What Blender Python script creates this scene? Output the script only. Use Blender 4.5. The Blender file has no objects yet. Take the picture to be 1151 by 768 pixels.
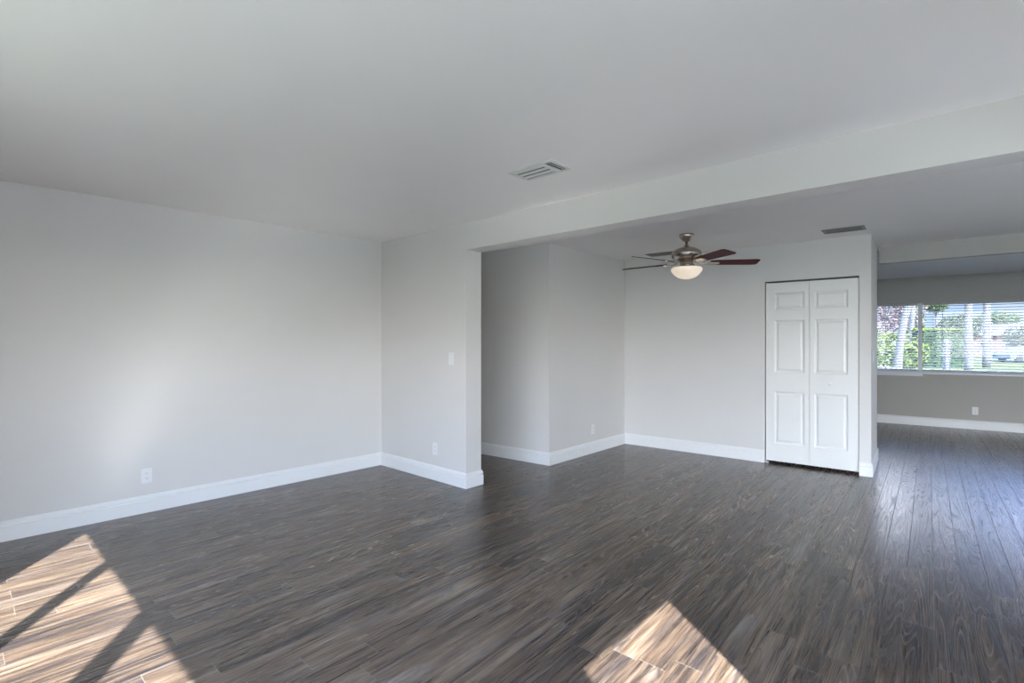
import bpy, bmesh, math, random
from mathutils import Vector, Matrix

random.seed(7)
C = bpy.context.scene.collection
scene = bpy.context.scene
PI = math.pi

# ------------------------------------------------------------------ camera
FPX, CXP, CYP, EYE = 581.0, 575.5, 384.0, 1.351
YAW = math.radians(42.56)
cam_data = bpy.data.cameras.new('camera')
cam_data.sensor_width = 36.0
cam_data.lens = FPX / 1151.0 * 36.0
cam_data.clip_start = 0.05
cam_data.clip_end = 500
cam = bpy.data.objects.new('camera', cam_data)
cam.location = (0, 0, EYE)
cam.rotation_euler = (PI / 2, 0, YAW)
C.objects.link(cam)
scene.camera = cam

# ------------------------------------------------------------------ exposure
scene.view_settings.view_transform = 'Standard'
scene.view_settings.look = 'None'
scene.view_settings.gamma = 1.0
scene.view_settings.use_curve_mapping = False
scene.view_settings.exposure = 0.62
scene.cycles.use_denoising = True
scene.cycles.max_bounces = 16
scene.cycles.diffuse_bounces = 10
scene.cycles.glossy_bounces = 6
scene.cycles.transparent_max_bounces = 24
scene.cycles.caustics_reflective = True
scene.cycles.blur_glossy = 0.1
scene.cycles.sample_clamp_indirect = 8.0

# ------------------------------------------------------------------ sun and sky
SUN_ELEV = math.radians(40.7)
SUN_STRENGTH = 27.0
SKY_FRONT = 1.4         # sky seen to the north, away from the sun
SKY_SUNSIDE = 8.8        # bright hazy sky round the sun
SUN_AZ = Vector((0.804, -0.595, 0)).normalized()
to_sun = Vector((SUN_AZ.x * math.cos(SUN_ELEV), SUN_AZ.y * math.cos(SUN_ELEV), math.sin(SUN_ELEV)))
sd = bpy.data.lights.new('sun', 'SUN')
sd.energy = SUN_STRENGTH
sd.angle = math.radians(0.6)
sd.color = (0.98, 0.99, 1.0)
sun = bpy.data.objects.new('sun', sd)
sun.rotation_euler = (-to_sun).to_track_quat('-Z', 'Y').to_euler()
sun.location = (20, -15, 20)
C.objects.link(sun)

world = bpy.data.worlds.new('sky')
scene.world = world
world.use_nodes = True
wn, wl = world.node_tree.nodes, world.node_tree.links
wn.clear()


def wnode(t, **kw):
    n = wn.new(t)
    for k, v in kw.items():
        setattr(n, k, v)
    return n


tc = wnode('ShaderNodeTexCoord')
sep = wnode('ShaderNodeSeparateXYZ')
wl.new(tc.outputs['Generated'], sep.inputs[0])
ramp = wnode('ShaderNodeValToRGB')
ramp.color_ramp.elements[0].position = 0.0
ramp.color_ramp.elements[0].color = (0.60, 0.80, 1.0, 1)
ramp.color_ramp.elements[1].position = 0.55
ramp.color_ramp.elements[1].color = (0.30, 0.50, 0.95, 1)
e = ramp.color_ramp.elements.new(0.14)
e.color = (0.38, 0.52, 1.0, 1)
wl.new(sep.outputs['Z'], ramp.inputs[0])
noi = wnode('ShaderNodeTexNoise')
noi.inputs['Scale'].default_value = 3.2
noi.inputs['Detail'].default_value = 6
mp = wnode('ShaderNodeMapping')
mp.inputs['Scale'].default_value = (1, 1, 3.0)
wl.new(tc.outputs['Generated'], mp.inputs[0])
wl.new(mp.outputs[0], noi.inputs['Vector'])
cr = wnode('ShaderNodeMapRange')
cr.inputs['From Min'].default_value = 0.48
cr.inputs['From Max'].default_value = 0.66
wl.new(noi.outputs['Fac'], cr.inputs['Value'])
mixc = wnode('ShaderNodeMix', data_type='RGBA')
wl.new(cr.outputs[0], mixc.inputs['Factor'])
wl.new(ramp.outputs[0], mixc.inputs[6])
mixc.inputs[7].default_value = (1.0, 1.0, 1.0, 1)
dot = wnode('ShaderNodeVectorMath', operation='DOT_PRODUCT')
wl.new(tc.outputs['Generated'], dot.inputs[0])
dot.inputs[1].default_value = tuple(to_sun)
sr = wnode('ShaderNodeMapRange', interpolation_type='SMOOTHSTEP')
sr.inputs['From Min'].default_value = -0.1
sr.inputs['From Max'].default_value = 0.75
sr.inputs['To Min'].default_value = SKY_FRONT
sr.inputs['To Max'].default_value = SKY_SUNSIDE
wl.new(dot.outputs['Value'], sr.inputs['Value'])
bg = wnode('ShaderNodeBackground')
haze = wnode('ShaderNodeMix', data_type='RGBA')
hz = wnode('ShaderNodeMapRange', interpolation_type='SMOOTHSTEP')
hz.inputs['From Min'].default_value = -0.1
hz.inputs['From Max'].default_value = 0.6
wl.new(dot.outputs['Value'], hz.inputs['Value'])
wl.new(hz.outputs[0], haze.inputs['Factor'])
wl.new(mixc.outputs[2], haze.inputs[6])
hramp = wnode('ShaderNodeValToRGB')
hramp.color_ramp.elements[0].position = 0.04
hramp.color_ramp.elements[0].color = (0.94, 0.93, 0.90, 1)
hramp.color_ramp.elements[1].position = 0.42
hramp.color_ramp.elements[1].color = (0.54, 0.73, 1.10, 1)
wl.new(sep.outputs['Z'], hramp.inputs[0])
wl.new(hramp.outputs[0], haze.inputs[7])
wl.new(haze.outputs[2], bg.inputs['Color'])
band = wnode('ShaderNodeMapRange', interpolation_type='SMOOTHSTEP')
band.inputs['From Min'].default_value = 0.07
band.inputs['From Max'].default_value = 0.14
band.inputs['To Min'].default_value = 0.0
band.inputs['To Max'].default_value = 5.5        # brighter, bluer sky above the tree line
wl.new(sep.outputs['Z'], band.inputs['Value'])
addb = wnode('ShaderNodeMath', operation='ADD')
wl.new(sr.outputs[0], addb.inputs[0])
wl.new(band.outputs[0], addb.inputs[1])
wl.new(addb.outputs[0], bg.inputs['Strength'])
wo = wnode('ShaderNodeOutputWorld')
wl.new(bg.outputs[0], wo.inputs['Surface'])


def portal(name, loc, direction, w, h):
    """marks a window opening so that sky light is sampled through it"""
    d = bpy.data.lights.new(name, 'AREA')
    d.shape = 'RECTANGLE'
    d.size, d.size_y = w, h
    d.cycles.is_portal = True
    o = bpy.data.objects.new(name, d)
    o.location = loc
    o.rotation_euler = Vector(direction).to_track_quat('-Z', 'Z').to_euler()
    C.objects.link(o)


# ------------------------------------------------------------------ layout (metres)
LIV_H, DIN_H, FAR_H = 2.44, 2.425, 2.39
WL = -4.895                       # left wall face
WB_IN, WB_OUT = -0.62, -0.77      # back wall
WR_IN, WR_OUT = 0.58, 0.70        # right wall
PF, PB, PE = 3.212, 3.404, -3.523  # partition front face, back face, end
BEAM_Z = 2.195
HL0, HL1 = Vector((-7.0, 4.12)), Vector((-3.512, 4.423))
CL0, CL1 = Vector((-3.535, 6.06)), Vector((-0.848, 6.222))
RE1 = Vector((-0.925, 7.19))
FW0, FW1 = Vector((-4.4, 10.13)), Vector((3.2, 11.09))
GROUND = -0.45

# ------------------------------------------------------------------ materials
def new_mat(name):
    m = bpy.data.materials.new(name)
    m.use_nodes = True
    nt = m.node_tree
    return m, nt, nt.nodes['Principled BSDF']


def simple(name, col, rough=0.5, metal=0.0, noise=0.0, scale=8.0, bump=0.0, bscale=200.0, spec=0.5, emis=None):
    m, nt, b = new_mat(name)
    b.inputs['Base Color'].default_value = (*col, 1)
    b.inputs['Roughness'].default_value = rough
    b.inputs['Metallic'].default_value = metal
    b.inputs['Specular IOR Level'].default_value = spec
    t = nt.nodes.new('ShaderNodeTexCoord')
    if noise > 0:
        n = nt.nodes.new('ShaderNodeTexNoise')
        n.inputs['Scale'].default_value = scale
        n.inputs['Detail'].default_value = 4
        nt.links.new(t.outputs['Object'], n.inputs['Vector'])
        r = nt.nodes.new('ShaderNodeMapRange')
        r.inputs['From Min'].default_value = 0.3
        r.inputs['From Max'].default_value = 0.7
        r.inputs['To Min'].default_value = 1 - noise
        r.inputs['To Max'].default_value = 1 + noise
        nt.links.new(n.outputs['Fac'], r.inputs['Value'])
        v = nt.nodes.new('ShaderNodeVectorMath')
        v.operation = 'SCALE'
        v.inputs[0].default_value = col
        nt.links.new(r.outputs[0], v.inputs['Scale'])
        nt.links.new(v.outputs[0], b.inputs['Base Color'])
    if bump > 0:
        n2 = nt.nodes.new('ShaderNodeTexNoise')
        n2.inputs['Scale'].default_value = bscale
        n2.inputs['Detail'].default_value = 3
        nt.links.new(t.outputs['Object'], n2.inputs['Vector'])
        bp = nt.nodes.new('ShaderNodeBump')
        bp.inputs['Strength'].default_value = bump
        bp.inputs['Distance'].default_value = 0.002
        nt.links.new(n2.outputs['Fac'], bp.inputs['Height'])
        nt.links.new(bp.outputs[0], b.inputs['Normal'])
    if emis:
        b.inputs['Emission Color'].default_value = (*emis[0], 1)
        b.inputs['Emission Strength'].default_value = emis[1]
    return m


M = {}
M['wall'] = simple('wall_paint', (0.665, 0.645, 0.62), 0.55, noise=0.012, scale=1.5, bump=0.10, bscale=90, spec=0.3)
M['wall_far'] = simple('shaded_wall_paint', (0.43, 0.41, 0.375), 0.55, noise=0.012, scale=1.5, bump=0.10, bscale=90, spec=0.3)  # darker copy of the wall paint; far-room shade put into the colour
M['ceil'] = simple('ceiling_paint', (0.81, 0.79, 0.765), 0.7, noise=0.012, scale=1.2, bump=0.12, bscale=70, spec=0.2)
M['trim'] = simple('white_trim', (0.77, 0.77, 0.765), 0.35, noise=0.008, scale=6)
M['door'] = simple('door_paint', (0.75, 0.745, 0.72), 0.38, noise=0.008, scale=6)
M['plate'] = simple('white_plastic', (0.77, 0.77, 0.77), 0.3, noise=0.005)
M['dark'] = simple('dark_gap', (0.02, 0.02, 0.02), 0.8, noise=0.05)
M['slot'] = simple('slot_dark', (0.10, 0.10, 0.10), 0.6, noise=0.05)
M['vent'] = simple('vent_enamel', (0.60, 0.61, 0.58), 0.4, noise=0.02)
M['vent_grey'] = simple('vent_dark_grey_enamel', (0.17, 0.175, 0.155), 0.5, noise=0.05)  # dark grey tone for the dining ceiling vents
M['nickel'] = simple('brushed_nickel', (0.50, 0.44, 0.39), 0.24, metal=1.0, noise=0.06, scale=30)
M['blade'] = simple('mahogany_blade', (0.070, 0.004, 0.008), 0.5, noise=0.3, scale=14, spec=0.12)
M['bowl'] = simple('frosted_bowl', (0.80, 0.74, 0.67), 0.35, noise=0.02, scale=20, emis=((1.0, 0.80, 0.60), 0.34))
M['alu'] = simple('white_aluminium', (0.72, 0.74, 0.77), 0.4, noise=0.02)
M['slat'] = simple('blind_slat', (0.42, 0.43, 0.45), 0.45, noise=0.02)
M['cord'] = simple('blind_cord', (0.62, 0.62, 0.62), 0.7, noise=0.03)
M['sill'] = simple('stone_sill', (0.72, 0.73, 0.74), 0.35, noise=0.05, scale=40)
M['lawn'] = simple('lawn', (0.088, 0.098, 0.045), 0.95, noise=0.35, scale=0.7, spec=0.02)
M['concrete'] = simple('pale_concrete', (0.23, 0.218, 0.205), 0.9, noise=0.06, scale=2)
M['road'] = simple('asphalt', (0.09, 0.09, 0.09), 0.9, noise=0.1, scale=3)
M['trunk'] = simple('pale_palm_bark', (0.14, 0.135, 0.13), 0.85, noise=0.2, scale=6, spec=0.1)
M['trunk_brown'] = simple('brown_bark', (0.09, 0.07, 0.055), 0.9, noise=0.25, scale=7)
M['leaf_dark'] = simple('hedge_leaf', (0.03, 0.05, 0.022), 0.6, noise=0.4, scale=2.2, spec=0.08)
M['leaf_mid'] = simple('tree_leaf', (0.06, 0.085, 0.035), 0.6, noise=0.4, scale=1.5, spec=0.08)
M['leaf_lime'] = simple('lime_leaf', (0.11, 0.14, 0.035), 0.6, noise=0.3, scale=2.0, spec=0.08)
M['leaf_pink'] = simple('pinkish_bloom', (0.15, 0.105, 0.10), 0.7, noise=0.3, scale=2.0, spec=0.08)
M['stucco'] = simple('pink_stucco', (0.16, 0.10, 0.09), 0.85, noise=0.06, scale=3)
M['stucco_white'] = simple('white_stucco', (0.18, 0.175, 0.17), 0.85, noise=0.05, scale=3)
M['roof'] = simple('roof_tile', (0.11, 0.10, 0.10), 0.9, noise=0.15, scale=4, spec=0.05)
M['carpaint'] = simple('pale_blue_paint', (0.11, 0.15, 0.23), 0.25, noise=0.02)
M['carglass'] = simple('dark_car_glass', (0.03, 0.04, 0.05), 0.08, noise=0.05)
M['tyre'] = simple('tyre_rubber', (0.03, 0.03, 0.03), 0.85, noise=0.1)
M['flower'] = simple('white_flower', (0.22, 0.22, 0.22), 0.7, noise=0.1, scale=9)
M['stucco_out'] = simple('outer_stucco', (0.7, 0.68, 0.62), 0.9, noise=0.05)


def glass_mat(name, tint):
    m = bpy.data.materials.new(name)
    m.use_nodes = True
    nt = m.node_tree
    nt.nodes.clear()
    o = nt.nodes.new('ShaderNodeOutputMaterial')
    t = nt.nodes.new('ShaderNodeBsdfTransparent')
    t.inputs[0].default_value = (*tint, 1)
    g = nt.nodes.new('ShaderNodeBsdfGlossy')
    g.inputs['Roughness'].default_value = 0.02
    f = nt.nodes.new('ShaderNodeLayerWeight')
    f.inputs['Blend'].default_value = 0.5
    pw = nt.nodes.new('ShaderNodeMath')
    pw.operation = 'POWER'
    nt.links.new(f.outputs['Facing'], pw.inputs[0])
    pw.inputs[1].default_value = 5.0
    ma = nt.nodes.new('ShaderNodeMath')
    ma.operation = 'MULTIPLY_ADD'
    nt.links.new(pw.outputs[0], ma.inputs[0])
    ma.inputs[1].default_value = 0.6
    ma.inputs[2].default_value = 0.03
    x = nt.nodes.new('ShaderNodeMixShader')
    nt.links.new(ma.outputs[0], x.inputs[0])
    nt.links.new(t.outputs[0], x.inputs[1])
    nt.links.new(g.outputs[0], x.inputs[2])
    nt.links.new(x.outputs[0], o.inputs[0])
    return m


M['glass'] = glass_mat('window_glass', (0.97, 0.98, 0.98))
M['glass_dimming'] = glass_mat('dimming_window_glass', (0.74, 0.75, 0.76))  # tint added to dim the bright view of the yard


def floor_mat():
    m, nt, b = new_mat('wood_plank_floor')
    N, L = nt.nodes, nt.links

    def math_(op, a, c=None, d=None):
        n = N.new('ShaderNodeMath')
        n.operation = op
        for i, v in enumerate((a, c, d)):
            if v is None:
                continue
            if isinstance(v, (int, float)):
                n.inputs[i].default_value = v
            else:
                L.new(v, n.inputs[i])
        return n.outputs[0]

    def vec(x, y, z=0.0):
        n = N.new('ShaderNodeCombineXYZ')
        for i, v in enumerate((x, y, z)):
            if isinstance(v, (int, float)):
                n.inputs[i].default_value = v
            else:
                L.new(v, n.inputs[i])
        return n.outputs[0]

    def noise(v, scale, detail=4, rough=0.55, dist=0.0):
        n = N.new('ShaderNodeTexNoise')
        n.inputs['Scale'].default_value = scale
        n.inputs['Detail'].default_value = detail
        n.inputs['Roughness'].default_value = rough
        n.inputs['Distortion'].default_value = dist
        L.new(v, n.inputs['Vector'])
        return n.outputs['Fac']

    def white(v):
        n = N.new('ShaderNodeTexWhiteNoise')
        n.noise_dimensions = '2D'
        L.new(v, n.inputs['Vector'])
        return n.outputs['Value']

    def mrange(v, a, c, d, e_):
        n = N.new('ShaderNodeMapRange')
        for k, q in zip(('From Min', 'From Max', 'To Min', 'To Max'), (a, c, d, e_)):
            n.inputs[k].default_value = q
        L.new(v, n.inputs['Value'])
        return n.outputs[0]

    def mixrgb(f, a, c, blend='MIX'):
        n = N.new('ShaderNodeMix')
        n.data_type = 'RGBA'
        n.blend_type = blend
        if isinstance(f, (int, float)):
            n.inputs['Factor'].default_value = f
        else:
            L.new(f, n.inputs['Factor'])
        for i, v in ((6, a), (7, c)):
            if isinstance(v, tuple):
                n.inputs[i].default_value = (*v, 1)
            else:
                L.new(v, n.inputs[i])
        return n.outputs[2]

    g = N.new('ShaderNodeNewGeometry')
    s_ = N.new('ShaderNodeSeparateXYZ')
    L.new(g.outputs['Position'], s_.inputs[0])
    X, Y = s_.outputs[0], s_.outputs[1]
    yy = math_('SUBTRACT', Y, 4.5)
    # boards fan out very slightly across the room
    S = math_('DIVIDE', math_('MULTIPLY_ADD', yy, 0.01413 * 4.87, X), math_('MULTIPLY_ADD', yy, -0.01413, 1.0))
    PW, PL = 0.119, 1.22
    u = math_('DIVIDE', math_('ADD', S, 0.270), PW)
    row = math_('FLOOR', u)
    fu = math_('FRACT', u)
    off = white(vec(row, 3.7))
    v = math_('ADD', math_('DIVIDE', Y, PL), math_('MULTIPLY', off, 7.0))
    col = math_('FLOOR', v)
    fv = math_('FRACT', v)
    rnd = white(vec(row, col))
    rnd2 = white(vec(col, math_('ADD', row, 31.0)))
    # grain coordinates: shifted per board
    gx = math_('ADD', S, math_('MULTIPLY', rnd, 13.0))
    gy = math_('ADD', Y, math_('MULTIPLY', rnd2, 9.0))
    streak = noise(vec(math_('MULTIPLY', gx, 58.0), math_('MULTIPLY', gy, 2.0), rnd), 1.0, 5, 0.6, 0.25)
    fine = noise(vec(math_('MULTIPLY', gx, 160.0), math_('MULTIPLY', gy, 5.0), rnd), 1.0, 3, 0.6, 0.1)
    broad = noise(vec(math_('MULTIPLY', gx, 15.0), math_('MULTIPLY', gy, 2.0), rnd2), 1.0, 3, 0.5, 0.4)
    hue = noise(vec(math_('MULTIPLY', gx, 12.0), math_('MULTIPLY', gy, 1.6), math_('ADD', rnd, 5.0)), 1.0, 3, 0.5, 0.4)
    # cathedral grain: rings of a stretched distorted field
    ringf = noise(vec(math_('MULTIPLY', gx, 9.0), math_('MULTIPLY', gy, 0.5), rnd2), 1.0, 1, 0.4, 0.05)
    ring = math_('SINE', math_('MULTIPLY', ringf, 150.0))
    ring01 = mrange(ring, -1, 1, 0, 1)
    r1 = N.new('ShaderNodeValToRGB')
    els = r1.color_ramp.elements
    els[0].position, els[0].color = 0.33, (0.011, 0.009, 0.009, 1)
    els[1].position, els[1].color = 0.72, (0.30, 0.23, 0.17, 1)
    for p_, c_ in ((0.43, (0.046, 0.034, 0.029, 1)), (0.51, (0.098, 0.064, 0.043, 1)), (0.60, (0.175, 0.125, 0.086, 1))):
        q = els.new(p_)
        q.color = c_
    f1 = math_('ADD', math_('MULTIPLY', streak, 0.58), math_('MULTIPLY', broad, 0.24))
    f1 = math_('ADD', f1, math_('MULTIPLY', fine, 0.20))
    f1 = math_('ADD', f1, mrange(ring01, 0, 1, -0.018, 0.018))
    f1 = math_('ADD', f1, mrange(rnd, 0, 1, -0.045, 0.045))
    L.new(f1, r1.inputs[0])
    grey = mixrgb(1.0, r1.outputs[0], (0.93, 1.02, 1.22), 'MULTIPLY')
    colr = mixrgb(mrange(hue, 0.49, 0.67, 0.0, 1.0), r1.outputs[0], grey)
    # joints
    eu = math_('MINIMUM', fu, math_('SUBTRACT', 1.0, fu))
    ev = math_('MINIMUM', fv, math_('SUBTRACT', 1.0, fv))
    su = mrange(eu, 0.0, 0.026, 1.0, 0.0)
    sv = mrange(ev, 0.0, 0.0018, 1.0, 0.0)
    line = math_('POWER', ring01, 5.0)
    lmask = mrange(noise(vec(math_('MULTIPLY', gx, 7.0), math_('MULTIPLY', gy, 1.1), math_('ADD', rnd2, 9.0)), 1.0, 2, 0.5, 0.0), 0.42, 0.58, 0.15, 0.75)
    colr = mixrgb(math_('MULTIPLY', line, lmask), colr, (0.022, 0.017, 0.015))
    vein = math_('ABSOLUTE', math_('SUBTRACT', noise(vec(math_('MULTIPLY', gx, 75.0), math_('MULTIPLY', gy, 1.6), math_('ADD', rnd, 2.0)), 1.0, 2, 0.5, 0.0), 0.5))
    colr = mixrgb(math_('MULTIPLY', mrange(vein, 0.0, 0.022, 1.0, 0.0), 0.55), colr, (0.018, 0.014, 0.013))
    colr = mixrgb(math_('MULTIPLY', su, 0.55), colr, (0.035, 0.028, 0.026))
    colr = mixrgb(math_('MULTIPLY', sv, 0.55), colr, (0.30, 0.27, 0.24))
    L.new(colr, b.inputs['Base Color'])
    rgh = mrange(line, 0, 1, 0.245, 0.30)
    rgh = math_('ADD', rgh, math_('MULTIPLY', su, 0.25))
    rgh = math_('ADD', rgh, mrange(streak, 0.3, 0.7, 0.03, -0.03))
    L.new(rgh, b.inputs['Roughness'])
    b.inputs['Specular IOR Level'].default_value = 0.65
    hgt = math_('ADD', math_('MULTIPLY', line, -0.30), math_('MULTIPLY', fine, 0.35))
    hgt = math_('SUBTRACT', hgt, math_('MULTIPLY', math_('MAXIMUM', su, sv), 1.2))
    bp = N.new('ShaderNodeBump')
    bp.inputs['Strength'].default_value = 0.16
    bp.inputs['Distance'].default_value = 0.0015
    L.new(hgt, bp.inputs['Height'])
    L.new(bp.outputs[0], b.inputs['Normal'])
    return m


M['floor'] = floor_mat()

# ------------------------------------------------------------------ mesh helpers
def link(name, bm, mat, parent=None, smooth=False, recalc=True):
    if recalc:
        bmesh.ops.recalc_face_normals(bm, faces=bm.faces)
    me = bpy.data.meshes.new(name)
    bm.to_mesh(me)
    bm.free()
    for p in me.polygons:
        p.use_smooth = smooth
    mats = mat if isinstance(mat, (list, tuple)) else [mat]
    for q in mats:
        me.materials.append(q)
    o = bpy.data.objects.new(name, me)
    C.objects.link(o)
    if parent is not None:
        o.parent = parent
    return o


def props(o, label=None, cat=None, group=None, kind=None):
    if label:
        o['label'] = label
    if cat:
        o['category'] = cat
    if group:
        o['group'] = group
    if kind:
        o['kind'] = kind
    return o


def empty(name, loc, rz=0.0, label=None, cat=None, group=None, kind=None, rot=None):
    o = bpy.data.objects.new(name, None)
    o.empty_display_size = 0.1
    o.location = loc
    o.rotation_euler = rot if rot else (0, 0, rz)
    C.objects.link(o)
    return props(o, label, cat, group, kind)


def dup(root, loc, rot, label, group):
    def cp(o, par):
        c = o.copy()
        C.objects.link(c)
        if par is not None:
            c.parent = par
        for ch in o.children:
            cp(ch, c)
        return c
    r = cp(root, None)
    r.location = loc
    r.rotation_euler = rot
    r['label'] = label
    r['group'] = group
    return r


def box(bm, x0, x1, y0, y1, z0, z1, mtx=None, bevel=0.0):
    vs = [bm.verts.new((x, y, z)) for x in (x0, x1) for y in (y0, y1) for z in (z0, z1)]
    if mtx is not None:
        for v in vs:
            v.co = mtx @ v.co
    idx = ((0, 1, 3, 2), (4, 6, 7, 5), (0, 4, 5, 1), (2, 3, 7, 6), (0, 2, 6, 4), (1, 5, 7, 3))
    fs = [bm.faces.new([vs[i] for i in f]) for f in idx]
    if bevel > 0:
        es = list({e_ for f in fs for e_ in f.edges})
        bmesh.ops.bevel(bm, geom=es, offset=bevel, segments=2, profile=0.5, affect='EDGES')
    return bm


def prism(bm, pts, z0, z1):
    a = [bm.verts.new((p[0], p[1], z0)) for p in pts]
    b = [bm.verts.new((p[0], p[1], z1)) for p in pts]
    n = len(pts)
    bm.faces.new(a[::-1])
    bm.faces.new(b)
    for i in range(n):
        bm.faces.new((a[i], a[(i + 1) % n], b[(i + 1) % n], b[i]))
    return bm


def lathe(bm, prof, n=32, cap=True, mtx=None):
    rings = []
    for r, z in prof:
        if r < 1e-6:
            rings.append([bm.verts.new((0, 0, z))])
        else:
            rings.append([bm.verts.new((r * math.cos(2 * PI * k / n), r * math.sin(2 * PI * k / n), z)) for k in range(n)])
    for a, b in zip(rings[:-1], rings[1:]):
        for k in range(n):
            k2 = (k + 1) % n
            if len(a) == 1 and len(b) == 1:
                continue
            if len(a) == 1:
                bm.faces.new((a[0], b[k2], b[k]))
            elif len(b) == 1:
                bm.faces.new((a[k], a[k2], b[0]))
            else:
                bm.faces.new((a[k], a[k2], b[k2], b[k]))
    if cap:
        for r in (rings[0], rings[-1]):
            if len(r) > 1:
                bm.faces.new(r)
    if mtx is not None:
        for r in rings:
            for v in r:
                v.co = mtx @ v.co
    return bm


def tube(bm, pts, rad, n=8):
    rings = []
    for i, p in enumerate(pts):
        p = Vector(p)
        d = (Vector(pts[min(i + 1, len(pts) - 1)]) - Vector(pts[max(i - 1, 0)])).normalized()
        a = d.orthogonal().normalized()
        if i and abs(prev.dot(d)) < 0.99:
            a = (prev - d * prev.dot(d)).normalized()
        prev = a
        b = d.cross(a)
        r = rad[i] if isinstance(rad, (list, tuple)) else rad
        rings.append([bm.verts.new(p + a * r * math.cos(2 * PI * k / n) + b * r * math.sin(2 * PI * k / n)) for k in range(n)])
    for A, B in zip(rings[:-1], rings[1:]):
        for k in range(n):
            bm.faces.new((A[k], A[(k + 1) % n], B[(k + 1) % n], B[k]))
    bm.faces.new(rings[0])
    bm.faces.new(rings[-1])
    return bm


def frame_mtx(p0, p1, z=0.0):
    """local x runs p0->p1, local y to the left of it, origin p0"""
    d = (Vector(p1) - Vector(p0)).normalized()
    return Matrix(((d.x, -d.y, 0, p0[0]), (d.y, d.x, 0, p0[1]), (0, 0, 1, z), (0, 0, 0, 1)))


def struct(name, bm, mat, label=None):
    return props(link(name, bm, mat), label=label, kind='structure')


# ------------------------------------------------------------------ room shell
bm = bmesh.new()
prism(bm, [(-7.2, WB_OUT), (WR_OUT, WB_OUT), (WR_OUT, 3.2), (3.6, 3.2), (3.6, 11.15), (-7.2, 11.15)], -0.12, 0.0)
struct('floor', bm, M['floor'], 'dark brown and grey wood-look plank floor')

bm = bmesh.new()
box(bm, -7.2, WR_OUT, WB_OUT, PF + 0.02, LIV_H, 2.70)
struct('ceiling_living', bm, M['ceil'], 'smooth pale grey ceiling of the front room')
bm = bmesh.new()
box(bm, -7.2, 3.6, PF + 0.02, 7.25, DIN_H, 2.70)
struct('ceiling_dining', bm, M['ceil'], 'grey ceiling over the fan and closet')
bm = bmesh.new()
box(bm, -7.2, 3.6, 7.25, 11.30, FAR_H, 2.70)
struct('ceiling_far', bm, M['ceil'], 'grey ceiling of the far room with the window')

bm = bmesh.new()
box(bm, WL - 0.15, WL, WB_OUT, PB, 0, 2.5)
struct('wall_left', bm, M['wall'], 'long pale grey wall on the left')

# back wall, with the big window behind the viewer
BW0, BW1, BWS, BWH = -2.95, 0.30, 1.00, 2.05
bm = bmesh.new()
box(bm, WL, BW0, WB_OUT, WB_IN, 0, 2.5)
box(bm, BW1, WR_OUT, WB_OUT, WB_IN, 0, 2.5)
box(bm, BW0, BW1, WB_OUT, WB_IN, 0, BWS)
box(bm, BW0, BW1, WB_OUT, WB_IN, BWH, 2.5)
struct('wall_back', bm, M['wall'])

# right wall with a glazed door
RD0, RD1, RDH = 0.351, 1.198, 2.05
RW0, RW1, RWS, RWH = 2.03, 3.10, 1.02, 2.10
bm = bmesh.new()
box(bm, WR_IN, WR_OUT, WB_IN, RD0, 0, 2.5)
box(bm, WR_IN, WR_OUT, RD1, RW0, 0, 2.5)
box(bm, WR_IN, WR_OUT, RW1, 3.30, 0, 2.5)
box(bm, WR_IN, WR_OUT, RW0, RW1, 0, RWS)
box(bm, WR_IN, WR_OUT, RW0, RW1, RWH, 2.5)
box(bm, WR_IN, WR_OUT, RD0, RD1, RDH, 2.5)
struct('wall_right', bm, M['wall'])

# partition with the beam that continues from it
bm = bmesh.new()
box(bm, WL, PE, PF, PB, 0, 2.5)
struct('wall_partition', bm, M['wall'], 'short partition wall ending beside the wide opening')
bm = bmesh.new()
box(bm, PE, 3.5, PF, PB, BEAM_Z, 2.5)
struct('trim_beam', bm, M['wall'], 'drywall header beam over the wide opening')

# hall
def wall_between(bm, p0, p1, t, z0, z1, s0=None, s1=None):
    ln = (Vector(p1) - Vector(p0)).length
    box(bm, 0 if s0 is None else s0, ln if s1 is None else s1, 0, t, z0, z1, frame_mtx(p0, p1))


bm = bmesh.new()
wall_between(bm, HL0, HL1, 0.11, 0, 2.5)
struct('wall_hall', bm, M['wall'], 'grey hallway wall behind the partition')
bm = bmesh.new()
box(bm, -7.1, -7.0, PB - 0.2, 4.3, 0, 2.5)
box(bm, -7.0, WL - 0.15, PB - 0.15, PB, 0, 2.5)
struct('wall_hall_end', bm, M['wall'])
bm = bmesh.new()
wall_between(bm, HL1, CL0, 0.11, 0, 2.5, s0=0.0)
struct('wall_dining_left', bm, M['wall'], 'darker grey wall between hallway and closet wall')
CLEN = (CL1 - CL0).length
DS0, DS1, DTOP = 1.712, 2.593, 2.018
bm = bmesh.new()
wall_between(bm, CL0, CL1, 0.11, 0, 2.5, 0, DS0)
wall_between(bm, CL0, CL1, 0.11, 0, 2.5, DS1, CLEN)
wall_between(bm, CL0, CL1, 0.11, DTOP, 2.5, DS0, DS1)
struct('wall_closet', bm, M['wall'], 'pale grey wall holding the white closet door')
bm = bmesh.new()
RL = (RE1 - CL1).length
wall_between(bm, CL1, RE1, 0.10, 0, 2.5, 0.0, RL)
RB = RE1 + Vector((-3.6, -0.2))
wall_between(bm, RE1, RB, 0.10, 0, 2.5)
struct('wall_return', bm, M['wall'], 'narrow side face of the closet wall')
# closet floor void back
# header beam in front of the far room
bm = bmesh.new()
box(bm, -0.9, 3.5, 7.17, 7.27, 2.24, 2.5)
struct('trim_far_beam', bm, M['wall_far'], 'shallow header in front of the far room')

# far wall with the window
FLEN = (FW1 - FW0).length
FM = frame_mtx(FW0, FW1)
def far_s(x):          # distance along the far wall at a world x
    return (x - FW0.x) / ((FW1 - FW0).normalized().x)


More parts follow.
